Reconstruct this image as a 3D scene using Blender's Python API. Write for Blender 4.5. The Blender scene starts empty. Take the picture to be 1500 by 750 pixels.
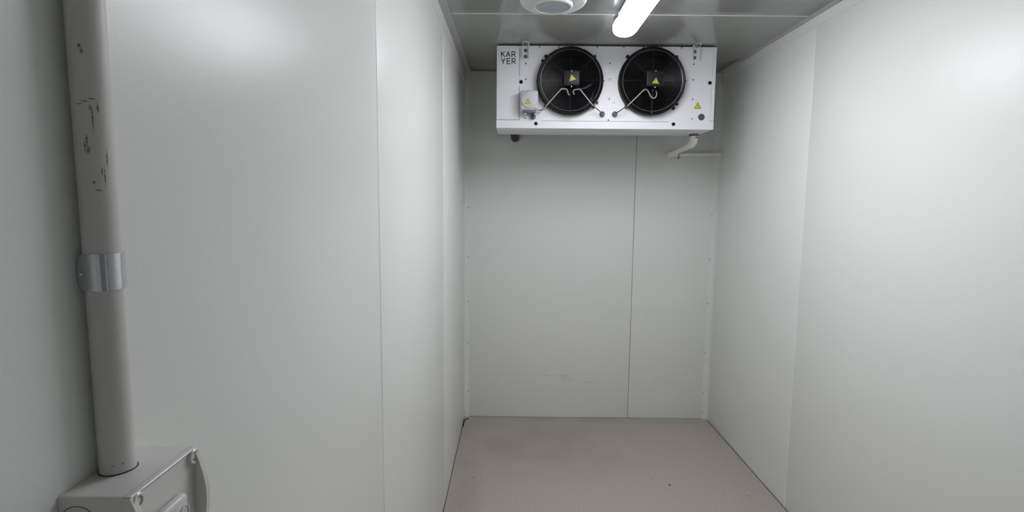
import bpy, bmesh, math, random
from mathutils import Vector, Matrix

sc = bpy.context.scene
COL = sc.collection
PI = math.pi
random.seed(4)

# ------------------------------------------------------------------ camera
# room axes: x from the long wall with the conduit (x=0) to the opposite wall, y into the room, z up
W, H, D, Y0 = 1.80, 2.50, 3.79, -0.90
F_PX, PITCH, YAW, ROLL = 772.84, 0.1054, -0.002, 0.0089
cam_data = bpy.data.cameras.new('camera')
cam_data.sensor_width = 36.0
cam_data.lens = 36.0 * F_PX / 1500.0
cam_data.clip_start = 0.02
cam = bpy.data.objects.new('camera', cam_data)
COL.objects.link(cam)
cp, sp, cy, sy = math.cos(PITCH), math.sin(PITCH), math.cos(YAW), math.sin(YAW)
fwd = Vector((sy * cp, cy * cp, -sp))
rgt = Vector((cy, -sy, 0))
upv = rgt.cross(fwd)
cr, sr = math.cos(ROLL), math.sin(ROLL)
ax = rgt * cr + upv * sr
bx_ = upv * cr - rgt * sr
m4 = Matrix((ax, bx_, -fwd)).transposed().to_4x4()
m4.translation = Vector((0.3507, 0.0, 1.6072))
cam.matrix_world = m4
sc.camera = cam

# ------------------------------------------------------------------ world, exposure
world = bpy.data.worlds.new('world')
sc.world = world
world.use_nodes = True
world.node_tree.nodes['Background'].inputs['Color'].default_value = (0.5, 0.55, 0.6, 1)
world.node_tree.nodes['Background'].inputs['Strength'].default_value = 0.2
LAMP_STRENGTH = 53.0
sc.view_settings.view_transform = 'Standard'
sc.view_settings.look = 'None'
sc.view_settings.gamma = 1.0
sc.view_settings.use_curve_mapping = False
sc.view_settings.exposure = 0.0
sc.cycles.max_bounces = 10
sc.cycles.diffuse_bounces = 8
sc.cycles.glossy_bounces = 4


# ------------------------------------------------------------------ materials
def mat(name, col, rough=0.5, metal=0.0, spec=0.5, bump=0.0, bscale=300.0, var=0.0, vscale=6.0,
        stretch=(1, 1, 1), emit=None, coat=0.0):
    m = bpy.data.materials.new(name)
    m.use_nodes = True
    nt = m.node_tree
    b = nt.nodes['Principled BSDF']
    b.inputs['Base Color'].default_value = (*col, 1)
    b.inputs['Roughness'].default_value = rough
    b.inputs['Metallic'].default_value = metal
    b.inputs['Specular IOR Level'].default_value = spec
    if coat:
        b.inputs['Coat Weight'].default_value = coat
        b.inputs['Coat Roughness'].default_value = 0.15
    tc = nt.nodes.new('ShaderNodeTexCoord')
    mp = nt.nodes.new('ShaderNodeMapping')
    mp.inputs['Scale'].default_value = stretch
    nt.links.new(tc.outputs['Object'], mp.inputs['Vector'])
    if bump:
        n = nt.nodes.new('ShaderNodeTexNoise')
        n.inputs['Scale'].default_value = bscale
        n.inputs['Detail'].default_value = 3
        nt.links.new(mp.outputs['Vector'], n.inputs['Vector'])
        bp = nt.nodes.new('ShaderNodeBump')
        bp.inputs['Strength'].default_value = bump
        bp.inputs['Distance'].default_value = 0.001
        nt.links.new(n.outputs['Fac'], bp.inputs['Height'])
        nt.links.new(bp.outputs['Normal'], b.inputs['Normal'])
    if var:
        n2 = nt.nodes.new('ShaderNodeTexNoise')
        n2.inputs['Scale'].default_value = vscale
        n2.inputs['Detail'].default_value = 5
        nt.links.new(mp.outputs['Vector'], n2.inputs['Vector'])
        rp = nt.nodes.new('ShaderNodeValToRGB')
        rp.color_ramp.elements[0].position = 0.3
        rp.color_ramp.elements[1].position = 0.7
        rp.color_ramp.elements[0].color = (*[c * (1 - var) for c in col], 1)
        rp.color_ramp.elements[1].color = (*[min(1, c * (1 + var)) for c in col], 1)
        nt.links.new(n2.outputs['Fac'], rp.inputs['Fac'])
        nt.links.new(rp.outputs['Color'], b.inputs['Base Color'])
    if emit:
        b.inputs['Emission Color'].default_value = (*emit[0], 1)
        b.inputs['Emission Strength'].default_value = emit[1]
    return m


def darken_by_blobs(m, blobs, dark, amount, noise_scale, lo=0.42, hi=0.62):
    """stains: elliptical patches (object coordinates) broken up by noise, mixed over the base colour"""
    nt = m.node_tree
    N, L = nt.nodes.new, nt.links.new
    b = nt.nodes['Principled BSDF']
    tc = N('ShaderNodeTexCoord')
    total = None
    for (c, r) in blobs:
        s = N('ShaderNodeVectorMath'); s.operation = 'SUBTRACT'
        L(tc.outputs['Object'], s.inputs[0]); s.inputs[1].default_value = c
        d = N('ShaderNodeVectorMath'); d.operation = 'DIVIDE'
        L(s.outputs[0], d.inputs[0]); d.inputs[1].default_value = r
        ln = N('ShaderNodeVectorMath'); ln.operation = 'LENGTH'
        L(d.outputs[0], ln.inputs[0])
        mr = N('ShaderNodeMapRange')
        mr.inputs['From Min'].default_value = 1.0
        mr.inputs['From Max'].default_value = 0.3
        L(ln.outputs['Value'], mr.inputs['Value'])
        if total is None:
            total = mr.outputs[0]
        else:
            mx = N('ShaderNodeMath'); mx.operation = 'MAXIMUM'
            L(total, mx.inputs[0]); L(mr.outputs[0], mx.inputs[1])
            total = mx.outputs[0]
    nz = N('ShaderNodeTexNoise')
    nz.inputs['Scale'].default_value = noise_scale
    nz.inputs['Detail'].default_value = 4
    L(tc.outputs['Object'], nz.inputs['Vector'])
    mr2 = N('ShaderNodeMapRange')
    mr2.inputs['From Min'].default_value = lo
    mr2.inputs['From Max'].default_value = hi
    L(nz.outputs['Fac'], mr2.inputs['Value'])
    mul = N('ShaderNodeMath'); mul.operation = 'MULTIPLY'
    L(total, mul.inputs[0]); L(mr2.outputs[0], mul.inputs[1])
    am = N('ShaderNodeMath'); am.operation = 'MULTIPLY'
    L(mul.outputs[0], am.inputs[0]); am.inputs[1].default_value = amount
    mix = N('ShaderNodeMix'); mix.data_type = 'RGBA'
    L(am.outputs[0], mix.inputs[0])
    src = b.inputs['Base Color']
    if src.is_linked:
        L(src.links[0].from_socket, mix.inputs[6])
    else:
        mix.inputs[6].default_value = src.default_value
    mix.inputs[7].default_value = (*dark, 1)
    L(mix.outputs[2], b.inputs['Base Color'])


M = {}
M['wall'] = mat('wall_paint', (0.768, 0.782, 0.758), 0.29, spec=0.33, bump=0.16, bscale=800, var=0.012, vscale=180)
M['wall_back'] = mat('back_wall_paint', (0.768, 0.782, 0.758), 0.29, spec=0.33, bump=0.16, bscale=800, var=0.012, vscale=180)
M['core'] = mat('panel_core', (0.30, 0.31, 0.30), 0.8, bump=0.1)
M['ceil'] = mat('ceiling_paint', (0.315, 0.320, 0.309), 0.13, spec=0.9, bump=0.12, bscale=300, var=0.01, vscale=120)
M['trim'] = mat('trim_paint', (0.768, 0.782, 0.758), 0.36, bump=0.05)
M['bead'] = mat('joint_bead_white', (0.86, 0.87, 0.86), 0.22, bump=0.03)
M['trim_shaded'] = mat('trim_paint_shaded', (0.46, 0.465, 0.45), 0.30, bump=0.05)  # trim paint darkened: shade under the ceiling put into the colour
M['floor'] = mat('floor_board', (0.41, 0.365, 0.335), 0.55, bump=0.35, bscale=220, var=0.34, vscale=165)
M['dark_gap'] = mat('dark_gap', (0.05, 0.047, 0.043), 0.9, bump=0.1)
M['unit'] = mat('unit_white', (0.765, 0.775, 0.80), 0.5, spec=0.15, bump=0.05, bscale=200)
M['galv'] = mat('galvanised', (0.62, 0.64, 0.66), 0.28, metal=1.0, bump=0.12, bscale=90)
M['chrome'] = mat('bright_zinc', (0.60, 0.62, 0.64), 0.09, metal=1.0, bump=0.03, bscale=60)
M['screw'] = mat('screw_dark_zinc', (0.16, 0.16, 0.17), 0.4, metal=0.8, bump=0.05)
M['black'] = mat('black_plastic', (0.004, 0.004, 0.005), 0.33, spec=0.22, bump=0.03)
M['blade'] = mat('blade_black', (0.003, 0.003, 0.004), 0.55, spec=0.12, bump=0.03)
M['guard'] = mat('guard_wire', (0.010, 0.010, 0.012), 0.30, spec=0.35, bump=0.03)
M['rim'] = mat('guard_rim_wire', (0.10, 0.095, 0.09), 0.28, metal=0.6, bump=0.03)
M['motor'] = mat('motor_cover_grey', (0.013, 0.013, 0.018), 0.45, spec=0.25, bump=0.06)
M['cable'] = mat('cable_grey', (0.34, 0.33, 0.31), 0.45, bump=0.2, bscale=500)
M['dcable'] = mat('cable_dark', (0.10, 0.10, 0.10), 0.45, bump=0.2, bscale=500)
M['gland'] = mat('gland_grey', (0.13, 0.135, 0.145), 0.5, bump=0.05)
M['jbox'] = mat('junction_grey', (0.50, 0.51, 0.55), 0.42, bump=0.05)
M['yellow'] = mat('sticker_yellow', (0.72, 0.62, 0.05), 0.5, bump=0.02)
M['ink'] = mat('black_ink', (0.012, 0.012, 0.014), 0.5, bump=0.02)
M['ink_red'] = mat('dark_maroon_ink', (0.05, 0.010, 0.024), 0.5, bump=0.02)
M['plug'] = mat('plug_grey', (0.075, 0.075, 0.08), 0.5, bump=0.05)
M['fin'] = mat('coil_fins', (0.25, 0.25, 0.26), 0.5, metal=0.7, bump=0.4, bscale=60, stretch=(6, 1, 0.2))
M['pvc'] = mat('pvc_white', (0.83, 0.83, 0.80), 0.38, bump=0.04)
M['conduit'] = mat('conduit_grey', (0.63, 0.62, 0.60), 0.42, bump=0.06, bscale=400)
M['switch'] = mat('switch_grey', (0.68, 0.67, 0.65), 0.24, bump=0.07, bscale=600)
M['lampbase'] = mat('lamp_base_grey', (0.42, 0.43, 0.45), 0.5, bump=0.04)
M['diffuser'] = mat('lamp_diffuser', (0.9, 0.9, 0.9), 0.5, emit=((0.95, 0.965, 1.01), LAMP_STRENGTH))
def led_diffuser(m, side):
    # the LED board faces down, so the underside of the cover glows far stronger than its flanks
    nt = m.node_tree
    g = nt.nodes.new('ShaderNodeNewGeometry')
    sx = nt.nodes.new('ShaderNodeSeparateXYZ')
    nt.links.new(g.outputs['Normal'], sx.inputs[0])
    mr = nt.nodes.new('ShaderNodeMapRange')
    mr.inputs['From Min'].default_value = -0.45
    mr.inputs['From Max'].default_value = -0.97
    mr.inputs['To Min'].default_value = LAMP_STRENGTH * side
    mr.inputs['To Max'].default_value = LAMP_STRENGTH
    nt.links.new(sx.outputs['Z'], mr.inputs['Value'])
    nt.links.new(mr.outputs[0], nt.nodes['Principled BSDF'].inputs['Emission Strength'])
led_diffuser(M['diffuser'], 0.07)
M['vent'] = mat('vent_white', (0.66, 0.67, 0.66), 0.4, bump=0.05)
M['vent_disc'] = mat('vent_disc_grey', (0.36, 0.39, 0.43), 0.5, bump=0.05)
M['rubber'] = mat('black_foam', (0.006, 0.006, 0.006), 0.75, bump=0.2, bscale=150)
M['dirt'] = mat('dark_crumb', (0.02, 0.018, 0.016), 0.8, bump=0.2)
M['wire'] = mat('black_wire', (0.008, 0.008, 0.008), 0.6, bump=0.05)

# scuffs on the conduit, grey rub marks low on the back wall, worn lane on the floor
SCUFFS = [((0.0034, -0.0129, 0.3449), 0.0011, 0.0020), ((0.0046, -0.0125, 0.3407), 0.0010, 0.0022), ((0.0000, -0.0133, 0.3012), 0.0022, 0.0005),
          ((0.0040, -0.0127, 0.3034), 0.0024, 0.0006), ((0.0080, -0.0106, 0.3055), 0.0024, 0.0005), ((0.0106, -0.0080, 0.2990), 0.0007, 0.0040),
          ((0.0080, -0.0106, 0.2905), 0.0005, 0.0090), ((0.0072, -0.0112, 0.2985), 0.0008, 0.0022), ((0.0038, -0.0127, 0.2735), 0.0007, 0.0045),
          ((0.0043, -0.0126, 0.2665), 0.0012, 0.0030), ((0.0024, -0.0131, 0.2690), 0.0006, 0.0050), ((0.0115, -0.0067, 0.2460), 0.0005, 0.0070),
          ((0.0105, -0.0082, 0.2500), 0.0004, 0.0030), ((0.0064, -0.0117, 0.2413), 0.0008, 0.0010), ((0.0125, -0.0045, 0.2600), 0.0006, 0.0060),
          ((0.0104, -0.0083, 0.0077), 0.0006, 0.0008), ((0.0049, -0.0124, 0.0072), 0.0012, 0.0005), ((0.0085, -0.0102, 0.2350), 0.0020, 0.0006)]
darken_by_blobs(M['conduit'], [(c, (w * 1.6, w * 1.6, h * 1.4)) for c, w, h in SCUFFS], (0.09, 0.085, 0.08), 0.95, 900, 0.30, 0.50)
darken_by_blobs(M['wall_back'], [((0.68, D, 0.315), (0.16, 0.05, 0.018)), ((0.76, D, 0.292), (0.12, 0.05, 0.010)),
                ((1.17, D, 0.06), (0.06, 0.05, 0.012)), ((0.93, D, 0.27), (0.12, 0.05, 0.010))],
                (0.42, 0.43, 0.42), 0.32, 22)
darken_by_blobs(M['floor'], [((0.52, 3.35, 0), (0.95, 0.55, 0.2)), ((0.10, 2.9, 0), (0.12, 0.9, 0.2)),
                ((0.95, 3.75, 0), (0.9, 0.08, 0.2))],
                (0.27, 0.235, 0.21), 0.45, 3.5, 0.25, 0.6)


# ------------------------------------------------------------------ mesh builders (world coordinates)
def box(bm, x0, x1, y0, y1, z0, z1, bev=0.0, seg=2, mi=0):
    r = bmesh.ops.create_cube(bm, size=1.0)
    for v in r['verts']:
        v.co = Vector(((x0 + x1) / 2 + v.co.x * (x1 - x0), (y0 + y1) / 2 + v.co.y * (y1 - y0),
                       (z0 + z1) / 2 + v.co.z * (z1 - z0)))
    fs = set(f for v in r['verts'] for f in v.link_faces)
    for f in fs:
        f.material_index = mi
    if bev:
        es = list(set(e for v in r['verts'] for e in v.link_edges))
        bmesh.ops.bevel(bm, geom=es, offset=bev, segments=seg, profile=0.5, affect='EDGES')


def frame_of(d):
    d = d.normalized()
    u = d.orthogonal().normalized() if abs(d.z) > 0.95 else d.cross(Vector((0, 0, 1))).normalized()
    return u, d.cross(u).normalized()


def tube(bm, pts, r, n=12, caps=True, smooth_steps=0, mi=0):
    """tube along points; smooth_steps > 0 runs a Catmull-Rom spline through them"""
    P = [Vector(p) for p in pts]
    if smooth_steps:
        Q = []
        for i in range(len(P) - 1):
            a = P[max(0, i - 1)]; b = P[i]; c = P[i + 1]; d = P[min(len(P) - 1, i + 2)]
            for k in range(smooth_steps):
                t = k / smooth_steps
                Q.append(0.5 * ((2 * b) + (c - a) * t + (2 * a - 5 * b + 4 * c - d) * t * t + (3 * b - a - 3 * c + d) * t ** 3))
        Q.append(P[-1])
        P = Q
    rs = r if isinstance(r, (list, tuple)) else [r] * len(P)
    rings = []
    u = None
    for i, p in enumerate(P):
        t = (P[min(i + 1, len(P) - 1)] - P[max(i - 1, 0)]).normalized()
        if u is None:
            u, w = frame_of(t)
        else:
            u = (u - t * u.dot(t)).normalized()
            w = t.cross(u).normalized()
        rings.append([bm.verts.new(p + (u * math.cos(2 * PI * k / n) + w * math.sin(2 * PI * k / n)) * rs[i]) for k in range(n)])
    fs = []
    for a, b in zip(rings[:-1], rings[1:]):
        for k in range(n):
            fs.append(bm.faces.new((a[k], a[(k + 1) % n], b[(k + 1) % n], b[k])))
    if caps:
        fs.append(bm.faces.new(list(reversed(rings[0]))))
        fs.append(bm.faces.new(rings[-1]))
    for f in fs:
        f.material_index = mi


def lathe(bm, prof, c, axis='z', n=32, closed=False, mi=0):
    """prof: list of (radius, offset along axis) about the point c"""
    c = Vector(c)
    def P(r, h, a):
        u, v = r * math.cos(a), r * math.sin(a)
        return c + (Vector((u, v, h)) if axis == 'z' else Vector((u, h, v)) if axis == 'y' else Vector((h, u, v)))
    rings = []
    for r, h in prof:
        if r < 1e-6:
            rings.append([bm.verts.new(P(0, h, 0))])
        else:
            rings.append([bm.verts.new(P(r, h, 2 * PI * k / n)) for k in range(n)])
    pairs = list(zip(rings[:-1], rings[1:]))
    if closed:
        pairs.append((rings[-1], rings[0]))
    for a, b in pairs:
        if len(a) == 1 and len(b) == 1:
            continue
        for k in range(n):
            j = (k + 1) % n
            vs = [a[0], b[k], b[j]] if len(a) == 1 else [a[k], b[0], a[j]] if len(b) == 1 else [a[k], b[k], b[j], a[j]]
            bm.faces.new(vs).material_index = mi


def torus(bm, c, R, r, axis='y', n=64, m=8):
    lathe(bm, [(R + r * math.cos(2 * PI * k / m), r * math.sin(2 * PI * k / m)) for k in range(m)], c, axis, n, closed=True)


def plate(bm, outer, holes, y0, y1):
    """sheet in the x-z plane with holes, from y0 (front) to y1"""
    es = []
    for loop in [outer] + holes:
        vs = [bm.verts.new((x, y0, z)) for x, z in loop]
        for i in range(len(vs)):
            es.append(bm.edges.new((vs[i], vs[(i + 1) % len(vs)])))
    r = bmesh.ops.triangle_fill(bm, use_beauty=True, use_dissolve=False, edges=es)
    fs = [g for g in r['geom'] if isinstance(g, bmesh.types.BMFace)]
    e = bmesh.ops.extrude_face_region(bm, geom=fs)
    for g in e['geom']:
        if isinstance(g, bmesh.types.BMVert):
            g.co.y = y1


def prism(bm, poly, axis, a0, a1, mi=0):
    """polygon (two other axes, in x-y-z order) extruded along axis"""
    def P(p, a):
        return {'x': (a, p[0], p[1]), 'y': (p[0], a, p[1]), 'z': (p[0], p[1], a)}[axis]
    A = [bm.verts.new(P(p, a0)) for p in poly]
    B = [bm.verts.new(P(p, a1)) for p in poly]
    n = len(poly)
    fs = [bm.faces.new(A), bm.faces.new(list(reversed(B)))]
    for i in range(n):
        fs.append(bm.faces.new((A[i], B[i], B[(i + 1) % n], A[(i + 1) % n])))
    for f in fs:
        f.material_index = mi


def worigin(o):
    v = Vector((0, 0, 0))
    while o is not None:
        v = v + Vector(o.location)
        o = o.parent
    return v


def obj(name, bm, m, parent=None, loc=None, smooth=35, recalc=True):
    """link a bmesh given in world coordinates as ONE mesh object; loc = its origin in the world"""
    if recalc:
        bmesh.ops.recalc_face_normals(bm, faces=bm.faces[:])
    po = worigin(parent) if parent else Vector((0, 0, 0))
    o_w = Vector(loc) if loc is not None else (po if parent else Vector((0, 0, 0)))
    bmesh.ops.translate(bm, verts=bm.verts[:], vec=-o_w)
    me = bpy.data.meshes.new(name)
    bm.to_mesh(me)
    bm.free()
    for x in (m if isinstance(m, (list, tuple)) else [m]):
        me.materials.append(x)
    o = bpy.data.objects.new(name, me)
    COL.objects.link(o)
    if parent:
        o.parent = parent
    o.location = o_w - po
    if smooth:
        for p in me.polygons:
            p.use_smooth = True
        me.set_sharp_from_angle(angle=math.radians(smooth))
    return o


def part(name, fn, m, parent=None, loc=None, smooth=35):
    bm = bmesh.new()
    fn(bm)
    return obj(name, bm, m, parent, loc, smooth)


def thing(name, label, cat, loc, group=None):
    o = bpy.data.objects.new(name, None)
    COL.objects.link(o)
    o.location = loc
    o.empty_display_size = 0.05
    return tag(o, label, cat, group)


def tag(o, label, cat, group=None):
    o['label'] = label
    o['category'] = cat
    if group:
        o['group'] = group
    return o


def struct(o):
    o['kind'] = 'structure'
    return o


def copies(src, spots, parent):
    """more of a small part: copies sharing its mesh; spots are world positions of the origin"""
    po = worigin(parent)
    out = []
    for s in spots:
        c = src.copy()
        COL.objects.link(c)
        c.parent = parent
        c.location = Vector(s) - po
        out.append(c)
    return out


# ------------------------------------------------------------------ the room
GAP, SKIN = 0.0038, 0.004
wl = struct(part('wall_left', lambda b: box(b, -0.10, -SKIN, Y0, D + 0.1, -0.02, H + 0.1), M['core']))
ly = [Y0, 0.10, 1.3801, 2.6602, D]
for a, b_ in zip(ly[:-1], ly[1:]):
    part('wall_panel', lambda b: box(b, -SKIN, 0, a + GAP / 2, b_ - GAP / 2, 0, H, 0.0020, 3), M['wall'], wl)
wr = struct(part('wall_right', lambda b: box(b, W + SKIN, W + 0.10, Y0, D + 0.1, -0.02, H + 0.1), M['core']))
ry = [Y0, 0.10, 1.37, 2.6447, D]
for a, b_ in zip(ry[:-1], ry[1:]):
    part('wall_panel', lambda b: box(b, W, W + SKIN, a + GAP / 2, b_ - GAP / 2, 0, H, 0.0020, 3), M['wall'], wr)
wb = struct(part('wall_back', lambda b: box(b, -SKIN, W + SKIN, D + SKIN, D + 0.10, -0.02, H + 0.1), M['core']))
for a, b_ in ((0, 1.2162), (1.2162, W)):
    part('wall_panel', lambda b: box(b, a + GAP / 2, b_ - GAP / 2, D, D + SKIN, 0, H, 0.0020, 3), M['wall_back'], wb)
# the camera stands just inside an open doorway
def wall_front_bm(b):
    prism(b, [(-SKIN, -0.02), (0.42, -0.02), (0.42, 2.02), (1.36, 2.02), (1.36, -0.02), (W + SKIN, -0.02), (W + SKIN, H + 0.1), (-SKIN, H + 0.1)], 'y', Y0 - 0.10, Y0)
struct(part('wall_front', wall_front_bm, M['wall']))
ce = struct(part('ceiling', lambda b: box(b, -SKIN, W + SKIN, Y0, D + SKIN, H + SKIN, H + 0.10), M['core']))
yy = [Y0, 0.10, 1.38, 2.651, D]
for a, b_ in zip(yy[:-1], yy[1:]):
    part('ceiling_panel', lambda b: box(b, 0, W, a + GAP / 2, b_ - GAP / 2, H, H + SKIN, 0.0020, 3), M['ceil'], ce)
fl = struct(part('floor', lambda b: box(b, 0.003, W - 0.004, Y0, D - 0.002, -0.02, 0), M['floor']))
part('subfloor', lambda b: box(b, -SKIN, W + SKIN, Y0, D + SKIN, -0.05, -0.02), M['dark_gap'], fl)

# white sealant beads in the panel joints
def bead_z(b, x, sx, y):
    prism(b, [(x - sx * 0.003, y - 0.0007), (x + sx * 0.0003, y - 0.0005), (x + sx * 0.0010, y + 0.0006), (x + sx * 0.0010, y + 0.0013), (x + sx * 0.0003, y + 0.0024), (x - sx * 0.003, y + 0.0026)], 'z', 0.001, H - 0.004)
for wall_o, x, sx, y in ((wl, 0, 1, 1.3801), (wl, 0, 1, 2.6602), (wr, W, -1, 2.6447), (wr, W, -1, 1.37)):
    part('joint_bead', lambda b: bead_z(b, x, sx, y), M['bead'], wall_o, smooth=60)
part('joint_bead', lambda b: prism(b, [(2.6503, H + 0.003), (2.6505, H - 0.0003), (2.6516, H - 0.0010), (2.6523, H - 0.0010), (2.6534, H - 0.0003), (2.6536, H + 0.003)], 'x', 0.002, W - 0.002), M['bead'], ce, smooth=60)

# folded sheet angles in the corners
def angle_y(b, x, sx, lw, lc, t=0.0012):
    """angle along y under the ceiling: wall leg lw down, ceiling leg lc out; sx = +1 on the x=0 wall"""
    z = H
    pts = [(x, z), (x + sx * lc, z), (x + sx * lc, z - 2.4 * t), (x + sx * (lc - 0.003), z - t), (x + sx * t, z - t),
           (x + sx * t, z - lw + 0.003), (x + sx * 2.4 * t, z - lw), (x, z - lw)]
    prism(b, pts, 'y', Y0, D)
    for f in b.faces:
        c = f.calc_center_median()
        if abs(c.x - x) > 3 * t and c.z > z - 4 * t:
            f.material_index = 1  # ceiling leg gets the shaded copy of the trim paint
t1 = struct(part('trim_1', lambda b: angle_y(b, 0, 1, 0.072, 0.0415), [M['trim'], M['trim_shaded']], smooth=0))
t2 = struct(part('trim_2', lambda b: angle_y(b, W, -1, 0.052, 0.037), [M['trim'], M['trim_shaded']], smooth=0))
def angle_z(b, x, sx):
    t = 0.0012
    prism(b, [(x, D), (x + sx * 0.037, D), (x + sx * 0.037, D - t), (x + sx * t, D - t), (x + sx * t, D - 0.037), (x, D - 0.037)], 'z', 0.0, H - 0.07)
t4 = struct(part('trim_3', lambda b: angle_z(b, 0, 1), M['trim'], smooth=0))
t5 = struct(part('trim_4', lambda b: angle_z(b, W, -1), M['trim'], smooth=0))
def rivet_bm(b):
    lathe(b, [(0.004, 0), (0.0038, -0.0012), (0.002, -0.002), (0, -0.0022)], (0, 0, 0), 'y', 12)
for t, x in ((t4, 0.0275), (t5, W - 0.030)):
    r0 = part('rivet', rivet_bm, M['screw'], t)
    zs = (0.194, 0.56, 0.87, 1.195, 1.55) if t is t4 else (0.0485, 0.195, 0.50, 0.869, 1.194, 1.52)
    for k, z in enumerate(zs):
        o = r0 if k == 0 else r0.copy()
        if k:
            COL.objects.link(o)
        o.parent = t
        o.location = (x, D - 0.0012, z)

# ------------------------------------------------------------------ evaporator (unit cooler)
YF = 3.140
ux0, ux1, uz0, uz1 = 0.2465, 1.5115, 2.0265, 2.490
unit = thing('evaporator_unit', 'white twin-fan evaporator cooler hung from the ceiling against the back wall', 'evaporator',
             (0.879, 3.30, uz0))
FANS = ((0.6690, 2.2895), (1.1370, 2.2915))
RH = 0.180
def front_bm(b):
    o = [(0.3795, 2.0745), (0.3795, 2.2600), (0.3772, 2.2600), (0.3772, 2.3230), (0.3795, 2.3230), (0.3795, 2.4745),
         (0.3772, 2.4745), (0.3772, uz1), (1.4912, uz1), (1.4912, 2.4800), (1.4898, 2.4800), (1.4898, 2.3300), (1.4912, 2.3300),
         (1.4912, 2.2550), (1.4898, 2.2550), (1.4898, 2.0770), (1.4960, 2.0745), (1.5110, 2.0745), (1.5110, 2.0265), (ux0, 2.0265), (ux0, 2.0715), (0.3795, 2.0715)]
    holes = [[(cx + RH * math.cos(2 * PI * k / 48), cz + RH * math.sin(2 * PI * k / 48)) for k in range(48)] for cx, cz in FANS]
    holes.append([(0.505, 2.0680), (1.250, 2.0680), (1.250, 2.0700), (0.505, 2.0700)])
    plate(b, o, holes, YF, YF + 0.0015)
front = part('front_panel', front_bm, M['unit'], unit)
def lcover(b):
    box(b, ux0, 0.3772, YF - 0.0005, 3.45, 2.0735, uz1, 0.003, 3)
lc = part('end_cover', lcover, M['unit'], unit)
rc = part('end_cover', lambda b: box(b, 1.4914, ux1, YF - 0.0005, 3.45, 2.0765, uz1, 0.003, 3), M['unit'], unit)
part('casing_top', lambda b: box(b, 0.3772, 1.4914, YF + 0.0015, 3.45, uz1 - 0.0015, uz1), M['unit'], unit)
part('drip_tray', lambda b: box(b, ux0, 1.511, YF + 0.0015, 3.452, 2.0265, 2.066, 0.002, 2), M['unit'], unit)
part('cooling_coil', lambda b: box(b, 0.3772, 1.4914, 3.262, 3.45, 2.068, 2.486), M['fin'], unit)
part('seam_shade_plate', lambda b: box(b, 0.374, 0.3795, YF + 0.004, 3.26, 2.072, 2.486), M['black'], unit)  # dark plates added behind the end cover seams, painting in their shade
part('seam_shade_plate', lambda b: box(b, 1.4895, 1.4912, YF + 0.004, 3.26, 2.072, 2.486), M['gland'], unit)

# lettering on the end cover, stroke by stroke
def ribbon(b, pts, w, y, mi=0):
    for (x0, z0), (x1, z1) in zip(pts[:-1], pts[1:]):
        d = Vector((x1 - x0, z1 - z0)); L = d.length; d /= L
        n = Vector((-d.y, d.x)) * (w / 2); e = d * (w / 2) * 0.55
        p = [(x0 - e.x + n.x, z0 - e.y + n.y), (x1 + e.x + n.x, z1 + e.y + n.y), (x1 + e.x - n.x, z1 + e.y - n.y), (x0 - e.x - n.x, z0 - e.y - n.y)]
        prism(b, p, 'y', y - 0.0004, y, mi)
GL = {
    'K': [[(0, 0), (0, 1)], [(0.72, 1), (0.04, 0.40)], [(0.24, 0.58), (0.76, 0)]],
    'A': [[(0, 0), (0.40, 1), (0.80, 0)], [(0.15, 0.33), (0.65, 0.33)]],
    'R': [[(0, 0), (0, 1), (0.40, 1), (0.60, 0.93), (0.68, 0.73), (0.60, 0.53), (0.40, 0.45), (0.02, 0.45)], [(0.38, 0.45), (0.74, 0)]],
    'Y': [[(0, 1), (0.38, 0.42), (0.76, 1)], [(0.38, 0.42), (0.38, 0)]],
    'E': [[(0.66, 1), (0, 1), (0, 0), (0.66, 0)], [(0, 0.52), (0.60, 0.52)]],
}
LH = 0.0290
for txt, xs, z in (('KAR', (0.2725, 0.3010, 0.3335), 2.4275), ('YER', (0.2735, 0.3060, 0.3345), 2.3890)):
    for ch, x in zip(txt, xs):
        def letter(b, ch=ch, x=x, z=z):
            for st in GL[ch]:
                ribbon(b, [(x + px * LH * 0.92, z + pz * LH) for px, pz in st], 0.0052, YF - 0.0005)
        lo = part('letter', letter, M['ink_red'] if ch == 'A' else M['ink'], lc, smooth=0)
        if ch == 'A':
            lo['label'] = 'letter A printed in dark maroon'

# a warning triangle: yellow face, black border, black bolt mark
def warn(b, cx, cz, s, y, rot=0.0):
    def T(px, pz):
        c, s_ = math.cos(rot), math.sin(rot)
        return (cx + s * (px * c - pz * s_), cz + s * (px * s_ + pz * c))
    def tri(k, dy0, dy1, mi):
        prism(b, [T(0, 0.62 * k), T(-0.56 * k, -0.36 * k), T(0.56 * k, -0.36 * k)], 'y', y + dy0, y + dy1, mi)
    tri(1.0, -0.0003, 0, 0)
    tri(0.86, -0.0006, -0.0003, 1)
    tri(0.68, -0.0009, -0.0006, 0)
    prism(b, [T(0.06, 0.28), T(-0.09, 0.00), T(0.0, 0.0), T(-0.04, -0.20), T(0.10, 0.06), T(0.01, 0.06)], 'y', y - 0.0012, y - 0.0009, 1)

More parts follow.
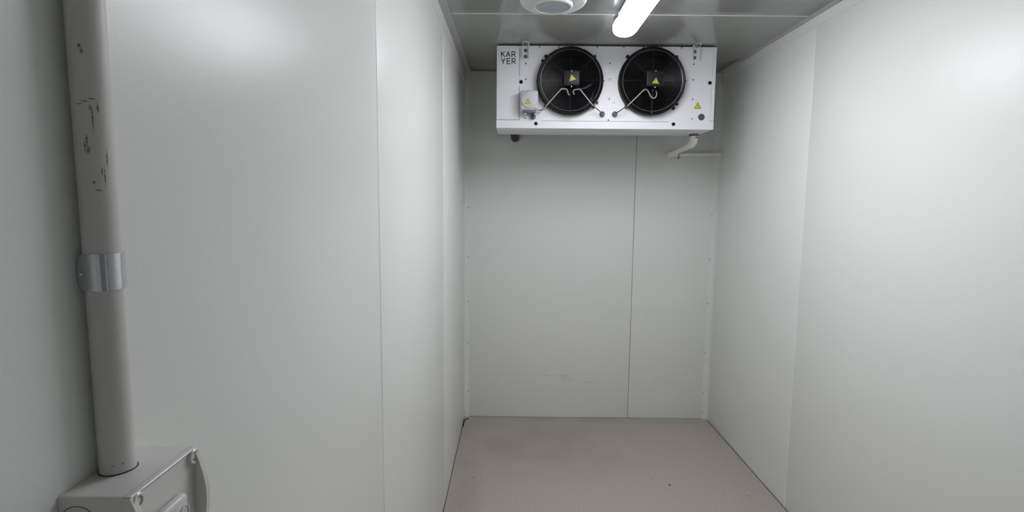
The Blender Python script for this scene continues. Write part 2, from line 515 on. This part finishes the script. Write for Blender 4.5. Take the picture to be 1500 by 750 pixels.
# fans
def make_fan(cx, cz, rot, lugs, name='fan'):
    R = 0.1905
    fan = part(name, lambda b: lathe(b, [(0.1795, 0.030), (0.1795, 0.0), (R + 0.001, -0.0005), (R, -0.034), (R - 0.003, -0.041), (R - 0.008, -0.044), (0.178, -0.043),
                                         (0.172, -0.037), (0.167, -0.015), (0.163, 0.010), (0.163, 0.115), (0, 0.115)],
                                     (cx, YF, cz), 'y', 72), M['black'], unit, smooth=40)
    # wire guard: thin rings, bowed towards the room, and eight stays
    def yv(r):
        return YF - 0.046 - 0.010 * (1 - (r / 0.17) ** 2)
    def guard(b):
        for k in range(14):
            r = 0.054 + 0.0082 * k
            torus(b, (cx, yv(r), cz), r, 0.0013, 'y', 56, 5)
        for k in range(8):
            a = PI / 4 * k + PI / 8 * 0
            pts = [(cx + r * math.cos(a), yv(r) + 0.002, cz + r * math.sin(a)) for r in (0.048, 0.09, 0.13, 0.171)]
            pts.append((cx + 0.186 * math.cos(a), YF - 0.0455, cz + 0.186 * math.sin(a)))
            pts.append((cx + 0.1935 * math.cos(a), YF - 0.040, cz + 0.1935 * math.sin(a)))
            pts.append((cx + 0.1935 * math.cos(a), YF - 0.024, cz + 0.1935 * math.sin(a)))
            tube(b, pts, 0.0022, 6)
    part('fan_guard', guard, M['guard'], fan)
    part('guard_rim', lambda b: torus(b, (cx, YF - 0.0435, cz), 0.1705, 0.0034, 'y', 72, 8), M['rim'], fan)
    # blades and hub behind the guard
    part('fan_hub', lambda b: lathe(b, [(0, 0.0), (0.050, 0.0), (0.052, 0.004), (0.052, 0.07), (0, 0.07)], (cx, YF + 0.03, cz), 'y', 32), M['blade'], fan)
    for k in range(5):
        a0 = 2 * PI * k / 5 + rot
        def blade(b, a0=a0):
            rows = []
            for i in range(5):
                r = 0.050 + 0.105 * i / 4
                row = []
                for j in range(5):
                    a = a0 + (j - 2) * 0.21 * (1 + 0.1 * i) + 0.12 * i
                    row.append((cx + r * math.cos(a), YF + 0.060 + 0.012 * (j - 2) * (1 - 0.1 * i), cz + r * math.sin(a)))
                rows.append(row)
            V = [[bm_.verts.new(p) for p in row] for bm_ in (b,) for row in rows]
            fs = [b.faces.new((V[i][j], V[i][j + 1], V[i + 1][j + 1], V[i + 1][j])) for i in range(4) for j in range(4)]
            bmesh.ops.solidify(b, geom=fs, thickness=0.002)
        part('fan_blade', blade, M['blade'], fan)
    # mounting lugs with screws at the diagonals
    for a, two in lugs:
        def lug(b, a=a, two=two):
            for da in ((0, 0.16) if two else (0,)):
                px, pz = cx + 0.1985 * math.cos(a + da), cz + 0.1985 * math.sin(a + da)
                rr = 0.0085 if da == 0 else 0.006
                lathe(b, [(0, -0.020), (rr * 0.8, -0.020), (rr, -0.017), (rr, -0.0005), (0, -0.0005)], (px, YF, pz), 'y', 16)
            box(b, cx + 0.188 * math.cos(a) - 0.007, cx + 0.188 * math.cos(a) + 0.007, YF - 0.030, YF - 0.001,
                cz + 0.188 * math.sin(a) - 0.007, cz + 0.188 * math.sin(a) + 0.007, 0.003, 2)
        part('mounting_lug', lug, M['black'], fan)
    return fan

q = PI / 4
f1 = make_fan(*FANS[0], 0.3, ((3 * q, True), (q, False), (5 * q, False), (7 * q, True)))
f2 = make_fan(*FANS[1], 0.8, ((3 * q, False), (q, False), (5 * q, False), (7 * q - 0.05, True)))
def motor_cover(fan, x0, x1, z0, z1, sx, sz, rot, yc=YF - 0.058):
    part('motor_cover', lambda b: box(b, x0, x1, yc, yc + 0.05, z0, z1, 0.010, 4), M['motor'], fan)
    part('warning_sticker', lambda b: warn(b, sx, sz, 0.036, yc - 0.0001, rot), [M['yellow'], M['ink']], fan, smooth=0)
    xm = (x0 + x1) / 2
    for z in (z1 - 0.006, z0 - 0.004):
        part('screw', lambda b, z=z: lathe(b, [(0, -0.003), (0.003, -0.002), (0.003, 0.004), (0, 0.004)], (xm, yc, z), 'y', 10), M['galv'], fan)
motor_cover(f1, 0.6240, 0.7225, 2.2560, 2.3445, 0.6770, 2.2985, 0.30)
motor_cover(f2, 1.0970, 1.2010, 2.2555, 2.3480, 1.1510, 2.2850, -0.08)

# supply cables from the panel glands to the motors
YG = YF - 0.060
c1 = part('cable', lambda b: tube(b, [(0.5195, YF - 0.050, 2.1300), (0.545, YG, 2.1585), (0.6130, YG - 0.002, 2.2335), (0.6220, YG - 0.002, 2.2375), (0.6420, YG, 2.2375), (0.652, YG + 0.006, 2.228), (0.6560, YG + 0.004, 2.214), (0.6650, YG + 0.010, 2.2030)],
                                  0.0032, 8, smooth_steps=4), M['cable'], unit)
c2 = part('cable', lambda b: tube(b, [(0.692, YG + 0.008, 2.2090), (0.685, YG + 0.004, 2.2200), (0.690, YG + 0.002, 2.2330), (0.7180, YG, 2.2370), (0.7270, YG, 2.2310), (0.7700, YG, 2.1800), (0.8000, YF - 0.055, 2.1470)],
                                  0.0032, 8, smooth_steps=4), M['cable'], unit)
c3 = part('cable', lambda b: tube(b, [(0.800, YF - 0.055, 2.1470), (0.815, YF - 0.050, 2.1360), (0.842, YF - 0.040, 2.1185), (0.8560, YF - 0.022, 2.1110)], 0.0034, 8, smooth_steps=4), M['dcable'], unit)
c4 = part('cable', lambda b: tube(b, [(0.9985, YF - 0.055, 2.1505), (1.0400, YG, 2.1910), (1.0820, YG - 0.002, 2.2335), (1.0930, YG - 0.002, 2.2385), (1.1060, YG - 0.002, 2.2330), (1.1180, YG - 0.002, 2.2120), (1.1270, YG, 2.1980), (1.1400, YG, 2.1905), (1.1540, YG, 2.1980), (1.1600, YG + 0.006, 2.2180), (1.1590, YG + 0.020, 2.235)],
                                  0.0032, 8, smooth_steps=4), M['cable'], unit)
c5 = part('cable', lambda b: tube(b, [(0.9985, YF - 0.055, 2.1505), (0.980, YF - 0.050, 2.1390), (0.955, YF - 0.040, 2.1220), (0.9380, YF - 0.022, 2.1130)], 0.0034, 8, smooth_steps=4), M['dcable'], unit)
def gland(x, z, r=0.0155):
    g = part('cable_gland', lambda b: lathe(b, [(r, 0), (r, -0.008), (r * 0.86, -0.010), (r * 0.82, -0.020), (r * 0.6, -0.024), (r * 0.36, -0.024), (r * 0.30, -0.016), (0, -0.016)], (x, YF, z), 'y', 20), M['gland'], unit)
    return g
gland(0.8605, 2.1100); gland(0.9335, 2.1105); gland(0.4590, 2.0915, 0.0165)

# junction box on the front panel
jb = part('junction_box', lambda b: box(b, 0.3820, 0.4860, YF - 0.062, YF - 0.0005, 2.1180, 2.2310, 0.014, 4), M['jbox'], unit)
part('junction_lid', lambda b: lathe(b, [(0.0475, 0.002), (0.0475, -0.002), (0.0445, -0.0055), (0.040, -0.0065), (0, -0.007)], (0.4370, YF - 0.062, 2.1755), 'y', 40), M['jbox'], jb)
part('warning_sticker', lambda b: warn(b, 0.4275, 2.1630, 0.036, YF - 0.0691), [M['yellow'], M['ink']], jb, smooth=0)
part('lid_slot', lambda b: box(b, 0.452, 0.470, YF - 0.0685, YF - 0.0660, 2.1500, 2.1535), M['gland'], jb).rotation_euler = (0, 0, 0)
part('screw', lambda b: lathe(b, [(0, -0.003), (0.003, -0.002), (0.003, 0.01), (0, 0.01)], (0.4735, YF - 0.062, 2.1290), 'y', 10), M['screw'], jb)
def jg(b):
    box(b, 0.3985, 0.4700, YF - 0.050, YF - 0.006, 2.1080, 2.1190, 0.003, 2)
part('gland_plate', jg, M['gland'], jb)
for x, zb in ((0.4130, 2.0995), (0.4560, 2.1060)):
    part('cable_gland', lambda b, x=x, zb=zb: lathe(b, [(0, zb), (0.008, zb), (0.0095, zb + 0.003), (0.0095, 2.1080), (0, 2.1080)], (x, YF - 0.030, 0), 'z', 14), M['jbox'], jb)
part('cable', lambda b: tube(b, [(0.456, YF - 0.030, 2.1075), (0.4562, YF - 0.036, 2.0990), (0.458, YF - 0.030, 2.0925), (0.459, YF - 0.017, 2.0915)], 0.0062, 8, smooth_steps=4), M['ink'], unit)
part('cable', lambda b: tube(b, [(0.4840, YF - 0.030, 2.128), (0.500, YF - 0.028, 2.124), (0.512, YF - 0.040, 2.126), (0.5195, YF - 0.050, 2.1300)], 0.0045, 8, smooth_steps=4), M['cable'], unit)

# fasteners in the sheet metal
def flat_screw(b, r=0.0046):
    lathe(b, [(0, -0.003), (r * 0.6, -0.0028), (r, -0.001), (r, 0), (0, 0)], (0, 0, 0), 'y', 12)
s0 = part('screw', flat_screw, M['screw'], unit, loc=(0, 0, 0))
spots = [(0.4925, 2.4848), (0.6023, 2.4844), (0.7120, 2.4846), (0.8237, 2.4848), (0.9765, 2.4849), (1.0881, 2.4852), (1.1958, 2.4852), (1.3074, 2.4855),
         (0.4144, 2.3911), (0.4150, 2.3033), (0.4128, 2.0832), (1.3812, 2.3952), (1.3820, 2.3074), (1.3830, 2.1978), (1.3840, 2.0875),
         (0.8987, 2.3958), (0.8985, 2.0765), (0.832, 2.0935)]
spots = spots[:-1]
s0.location = Vector((spots[0][0], YF, spots[0][1])) - worigin(unit)
copies(s0, [(x, YF, z) for x, z in spots[1:]], unit)
w0 = part('rivet', lambda b: flat_screw(b, 0.0062), M['chrome'], unit, loc=(0, 0, 0))
w0['label'] = 'bright rivet head between the two fans'
w0.location = Vector((0.8993, YF, 2.3053)) - worigin(unit)
copies(w0, [(0.8985, YF, 2.1957), (0.9268, YF, 2.1747)], unit)
k0 = part('bolt', lambda b: lathe(b, [(0, -0.0065), (0.006, -0.006), (0.0098, -0.003), (0.0108, 0), (0, 0)], (0, 0, 0), 'y', 20), M['black'], unit, loc=(0, 0, 0))
k0['label'] = 'black cap over a fixing bolt'
k0.location = Vector((0.4768, YF, 2.0526)) - worigin(unit)
copies(k0, [(1.2781, YF, 2.0562), (1.4790, YF, 2.2909), (0.3880, YF, 2.2877)], unit)
part('blanking_plug', lambda b: lathe(b, [(0, -0.004), (0.016, -0.004), (0.0188, -0.002), (0.0188, 0), (0, 0)], (1.4384, YF, 2.0975), 'y', 28), M['plug'], unit)
part('warning_sticker', lambda b: warn(b, 1.4145, 2.1590, 0.041, YF - 0.0001), [M['yellow'], M['ink']], unit, smooth=0)

# hanging brackets at the top corners
for x, dx in ((0.4125, 0.0), (1.3905, -0.009)):
    def bracket(b, x=x):
        yb = YF - 0.0005
        w = 0.0205
        pts = []
        prism(b, [(x - w, 2.4170), (x + w, 2.4170), (x + w, 2.4975), (x - w, 2.4975)], 'y', yb - 0.003, yb)
        for s in (-1, 1):
            xe = x + s * w
            box(b, min(xe, xe - s * 0.004), max(xe, xe - s * 0.004), yb - 0.016, yb - 0.002, 2.4150, 2.4960, 0.0015, 2)
        prism(b, [(x - w, yb), (x - w, yb - 0.030)] + [(x + w * math.cos(a), yb - 0.030 - 0.024 * math.sin(a)) for a in [PI - PI * k / 10 for k in range(1, 10)]] + [(x + w, yb - 0.030), (x + w, yb)], 'z', 2.4955, 2.4985)
    br = part('hanging_bracket', bracket, M['unit'], unit)
    part('ceiling_bolt', lambda b: lathe(b, [(0, -0.013), (0.0095, -0.013), (0.011, -0.010), (0.011, -0.004), (0.014, -0.004), (0.014, 0), (0, 0)], (x + dx * 0.3, YF - 0.030, 2.4955), 'z', 16), M['screw'], br)
    for z in (2.4620, 2.4285):
        part('bolt', lambda b, z=z: lathe(b, [(0, -0.012), (0.008, -0.012), (0.0098, -0.009), (0.0098, -0.0025), (0, -0.0025)], (x + dx, YF, z), 'y', 6 if False else 16), M['screw'], br)

# ------------------------------------------------------------------ pipes behind the unit
dp = thing('drain_pipe', 'white plastic condensate drain pipe running from the evaporator to the side wall', 'pipe', (1.47, 3.35, 1.94))
part('outlet_collar', lambda b: lathe(b, [(0, 2.0265), (0.030, 2.0265), (0.030, 2.0160), (0.0225, 2.0130), (0, 2.0130)], (1.4700, 3.350, 0), 'z', 20), M['gland'], dp)
part('outlet_elbow', lambda b: tube(b, [(1.470, 3.350, 2.0135), (1.470, 3.350, 1.9900), (1.4695, 3.355, 1.9780), (1.4680, 3.370, 1.9690), (1.4660, 3.395, 1.9640)], 0.0228, 20, smooth_steps=4), M['pvc'], dp)
part('pipe_run', lambda b: tube(b, [(1.4660, 3.395, 1.9640), (1.4480, 3.735, 1.9390)], 0.0190, 20), M['pvc'], dp)
part('tee_fitting', lambda b: (tube(b, [(1.4490, 3.715, 1.9405), (1.4440, 3.765, 1.9370)], 0.0235, 20), tube(b, [(1.4250, 3.757, 1.9380), (1.4970, 3.757, 1.9385)], 0.0175, 16)), M['pvc'], dp)
part('pipe_run', lambda b: tube(b, [(1.4960, 3.757, 1.9385), (1.7860, 3.757, 1.9395)], 0.0140, 16), M['pvc'], dp)
part('wall_collar', lambda b: lathe(b, [(0.0143, 1.7985), (0.0185, 1.7985), (0.0185, 1.7860), (0.0143, 1.7860)], (0, 3.757, 1.9395), 'x', 18, closed=True), M['pvc'], dp)
part('collar_bolt', lambda b: lathe(b, [(0, -0.0255), (0.0045, -0.025), (0.0045, -0.022), (0, -0.022)], (1.477, 3.350, 2.002), 'y', 10), M['black'], dp)
part('pipe_clip', lambda b: (tube(b, [(1.5050, 3.757, 1.9200), (1.5050, 3.757, 1.9060)], 0.0055, 10), torus(b, (1.505, 3.757, 1.9385), 0.0155, 0.003, 'x', 24, 6)), M['gland'], dp)
tag(part('refrigerant_line', lambda b: tube(b, [(0.3570, 3.4530, 2.0450), (0.3570, D, 2.0460)], 0.0300, 24), M['rubber']),
    'black foam-insulated refrigerant line entering the back wall beneath the evaporator', 'pipe')

# ------------------------------------------------------------------ ceiling lamp
LX = 0.8890
LY0, LY1 = 1.22, 2.735
lamp = thing('strip_light', 'lit white LED batten light on the ceiling in front of the fans', 'light', (LX, (LY0 + LY1) / 2, 2.50))
def loft(b, secs, ys):
    rings = [[b.verts.new((LX + px, y, z)) for px, z in s] for s, y in zip(secs, ys)]
    n = len(secs[0])
    for A_, B_ in zip(rings[:-1], rings[1:]):
        for k in range(n):
            b.faces.new((A_[k], A_[(k + 1) % n], B_[(k + 1) % n], B_[k]))
    b.faces.new(rings[0]); b.faces.new(list(reversed(rings[-1])))
def lamp_base(b):
    box(b, LX - 0.052, LX + 0.052, LY0 + 0.012, LY1 - 0.012, 2.468, 2.4990, 0.006, 2)
part('lamp_base', lamp_base, M['lampbase'], lamp)
def sec(w, zb, zt=2.468):
    return [(-w, zt)] + [(-w * math.cos(a), zt - (zt - zb) * math.sin(a) ** 0.55) for a in [PI * k / 14 for k in range(1, 14)]] + [(w, zt)]
def diff(b):
    ys = [LY0, LY0 + 0.008, LY0 + 0.025, LY0 + 0.06, LY1 - 0.06, LY1 - 0.025, LY1 - 0.008, LY1]
    ws = [0.040, 0.050, 0.057, 0.059, 0.059, 0.057, 0.050, 0.040]
    zs = [2.440, 2.422, 2.414, 2.410, 2.410, 2.414, 2.422, 2.440]
    loft(b, [sec(w, z) for w, z in zip(ws, zs)], ys)
part('lamp_diffuser', diff, M['diffuser'], lamp)
for y in (1.33, 1.60, 1.90, 2.22, 2.55):
    for s in (-1, 1):
        part('lamp_clip', lambda b: box(b, LX + s * 0.0622 - 0.0025, LX + s * 0.0622 + 0.0025, y - 0.016, y + 0.016, 2.455, 2.480, 0.001, 1), M['lampbase'], lamp)

# ------------------------------------------------------------------ round ceiling valve
VX, VY = 0.5190, 2.4450
vent = thing('ceiling_vent', 'round white plastic air valve on the ceiling with a grey recessed disc', 'vent', (VX, VY, 2.50))
part('valve_ring', lambda b: lathe(b, [(0.150, 2.4995), (0.150, 2.493), (0.147, 2.485), (0.141, 2.476), (0.136, 2.4725), (0.130, 2.4715), (0.093, 2.4715), (0.091, 2.4735), (0.091, 2.4995)],
                                   (VX, VY, 0), 'z', 64), M['vent'], vent)
part('valve_disc', lambda b: lathe(b, [(0.0895, 2.4990), (0.0895, 2.4690), (0.0865, 2.4620), (0.0820, 2.4585), (0.0780, 2.4580), (0.0770, 2.4600)], (VX - 0.002, VY, 0), 'z', 56), M['vent'], vent)
part('valve_insert', lambda b: lathe(b, [(0, 2.4598), (0.0775, 2.4598), (0.0775, 2.4640), (0, 2.4640)], (VX - 0.002, VY, 0), 'z', 48), M['vent_disc'], vent)

# ------------------------------------------------------------------ conduit, clamp and light switch on the near wall
PXc, PYc, PR = 0.0147, 0.4290, 0.0133
tag(part('conduit_pipe', lambda b: tube(b, [(PXc, PYc, 1.3770), (PXc, PYc, 2.4985)], PR, 40), M['conduit'], loc=(PXc, PYc, 1.377)),
    'scuffed grey plastic conduit rising from the light switch on the wall', 'conduit')

def arc_pts(r, a0, a1, n):
    return [(PXc + r * math.cos(a0 + (a1 - a0) * k / n), PYc + r * math.sin(a0 + (a1 - a0) * k / n)) for k in range(n + 1)]
def clamp_strip():
    r = PR + 0.0007
    E1, E2 = (0.0016, 0.4180), (0.0050, 0.4665)
    def tang(E, side):
        dx, dy = E[0] - PXc, E[1] - PYc
        d = math.hypot(dx, dy); base = math.atan2(dy, dx)
        return base + side * math.acos(min(1, r / d))
    a1 = tang(E1, 1)
    a2 = tang(E2, -1)
    while a2 < a1:
        a2 += 2 * PI
    return [E1] + arc_pts(r, a1, a2, 22) + [E2], len(arc_pts(r, a1, a2, 22))
line, _n = clamp_strip()
ZC = 1.5465
def strap(b):
    P = [Vector((p[0], p[1], 0)) for p in line]
    # subdivide the two end tabs so their free ends can be rounded
    def sub(a, c, n):
        return [a.lerp(c, k / n) for k in range(n)]
    pts = sub(P[0], P[1], 8) + P[1:-2] + sub(P[-2], P[-1], 12) + [P[-1]]
    hs = []
    L0 = (P[1] - P[0]).length; L1 = (P[-1] - P[-2]).length
    hh = 0.0148
    for i, p in enumerate(pts):
        d0 = (p - P[0]).length; d1 = (p - P[-1]).length
        h = hh
        if i <= 8:
            t = min(1, d0 / 0.0075); h = hh * (0.35 + 0.65 * math.sqrt(max(0, 1 - (1 - t) ** 2)))
        if i >= len(pts) - 13:
            t = min(1, d1 / 0.011); h = hh * (0.35 + 0.65 * math.sqrt(max(0, 1 - (1 - t) ** 2)))
        hs.append(h)
    lo = [b.verts.new((p.x, p.y, ZC - h)) for p, h in zip(pts, hs)]
    hi = [b.verts.new((p.x, p.y, ZC + h)) for p, h in zip(pts, hs)]
    fs = [b.faces.new((lo[i], lo[i + 1], hi[i + 1], hi[i])) for i in range(len(pts) - 1)]
    bmesh.ops.recalc_face_normals(b, faces=fs)
    bmesh.ops.solidify(b, geom=fs, thickness=0.0008)
cl = thing('pipe_clamp', 'shiny zinc saddle clamp wrapped around the grey conduit', 'clamp', (0.0147, 0.429, ZC - 0.0148))
part('strap', strap, M['chrome'], cl, smooth=60)
part('screw', lambda b: lathe(b, [(0, -0.0016), (0.0012, -0.0016), (0.002, -0.0008), (0.002, 0.001), (0, 0.001)], (0.0050, 0.41665, ZC - 0.001), 'y', 14), M['chrome'], cl)

sw = thing('light_switch', 'grey weatherproof light switch box mounted on the wall under the conduit', 'switch', (0.025, 0.43, 1.285))
SY0, SY1, SZ0, SZ1, SX = 0.3845, 0.4725, 1.2850, 1.3760, 0.0500
def cut_box(b, x0, x1, bev):
    # box with rounded long edges, cut square at both ends
    box(b, x0 - 0.05, x1 + 0.05, SY0, SY1, SZ0, SZ1, bev, 4)
    for x, n in ((x0, -1), (x1, 1)):
        r = bmesh.ops.bisect_plane(b, geom=b.verts[:] + b.edges[:] + b.faces[:], plane_co=(x, 0, 0), plane_no=(n, 0, 0), clear_outer=True)
        bmesh.ops.holes_fill(b, edges=[e for e in b.edges if e.is_boundary], sides=0)
part('switch_box', lambda b: cut_box(b, 0.0003, SX, 0.0028), M['switch'], sw)
part('knockout', lambda b: torus(b, (0.0150, SY0 + 0.0002, 1.3540), 0.0145, 0.0005, 'y', 48, 6), M['plug'], sw)
part('conduit_collar', lambda b: lathe(b, [(PR + 0.0004, 1.3757), (PR + 0.0011, 1.3757), (PR + 0.0009, 1.3767), (PR + 0.0004, 1.3767)], (PXc, PYc, 0), 'z', 40, closed=True), M['plug'], sw)
def cover(b):
    # recessed plate with two bowed rims (near and far), flat rails above and below
    box(b, SX, SX + 0.0045, SY0 + 0.003, SY1 - 0.003, SZ0 + 0.001, SZ1 - 0.001)
    def rim(y0, y1):
        n = 18
        pts = []
        for k in range(n + 1):
            t = k / n
            z = SZ1 - 0.0012 - (SZ1 - SZ0 - 0.0024) * t
            pts.append((SX + 0.0064 + 0.0095 * math.sin(PI * t) ** 0.9, z))
        prism(b, [(SX, SZ1 - 0.0012)] + pts + [(SX, SZ0 + 0.0012)], 'y', y0, y1)
    rim(SY0 + 0.0002, SY0 + 0.0060)
    rim(SY1 - 0.0055, SY1 - 0.0002)
    box(b, SX, SX + 0.0066, SY0 + 0.0012, SY1 - 0.0012, SZ1 - 0.0018, SZ1 - 0.0001, 0.0007, 3)
    box(b, SX, SX + 0.0066, SY0 + 0.0012, SY1 - 0.0012, SZ0 + 0.0001, SZ0 + 0.0018, 0.0005, 2)
part('switch_cover', cover, M['switch'], sw, smooth=25)
for y in (SY0 + 0.0078, SY1 - 0.0072):
    for z in (SZ1 - 0.0072, SZ0 + 0.0072):
        sb = part('screw_boss', lambda b: lathe(b, [(0, 0.0060), (0.0042, 0.0060), (0.0043, 0.0082), (0.0060, 0.0084), (0.0067, 0.0077), (0.0069, 0.004), (0, 0.004)], (SX, y, z), 'x', 28), M['switch'], sw)
        part('screw_head', lambda b: (lathe(b, [(0, 0.0072), (0.0027, 0.0072), (0.0031, 0.0066), (0.0031, 0.0058), (0, 0.0058)], (SX, y, z), 'x', 20)), M['conduit'], sb)
rk = part('rocker', lambda b: box(b, SX + 0.0045, SX + 0.0130, 0.4120, 0.4450, 1.3080, 1.3465, 0.0035, 3), M['switch'], sw)
part('indicator_lens', lambda b: lathe(b, [(0.0060, 0.0), (0.0060, 0.0010), (0.0050, 0.0012), (0.0045, 0.0004), (0, 0.0002)], (SX + 0.0130, 0.4380, 1.3320), 'x', 24), M['conduit'], rk)

# ------------------------------------------------------------------ odds and ends on the floor
tag(part('wire_scrap', lambda b: tube(b, [(0.034, 3.745, 0.004), (0.020, 3.735, 0.004), (0.010, 3.715, 0.004), (0.0065, 3.680, 0.004), (0.0055, 3.640, 0.004), (0.0075, 3.610, 0.004)], 0.0036, 8, smooth_steps=4), M['wire']),
    'short black wire offcut lying on the floor in the back corner', 'wire')
for (x, y, r), lb in zip(((1.2547, 2.8533, 0.0052), (0.1302, 2.9136, 0.0036), (1.6629, 2.7492, 0.0032), (1.170, 2.915, 0.0022)),
                         ('largest dark crumb lying on the open floor', 'tiny dark crumb on the floor near the conduit-side wall',
                          'tiny dark crumb on the floor near the wall opposite the conduit', 'faint dark speck on the floor just behind the largest crumb')):
    def crumb(b):
        rr = bmesh.ops.create_icosphere(b, subdivisions=1, radius=r)
        for v in rr['verts']:
            v.co = Vector((v.co.x * random.uniform(0.8, 1.4) + x, v.co.y * random.uniform(0.8, 1.4) + y, max(0.0, (v.co.z + r * 0.7) * 0.7)))
    tag(part('dirt_crumb', crumb, M['dirt'], smooth=0, loc=(x, y, 0)), lb, 'crumb', 'crumbs on the floor')
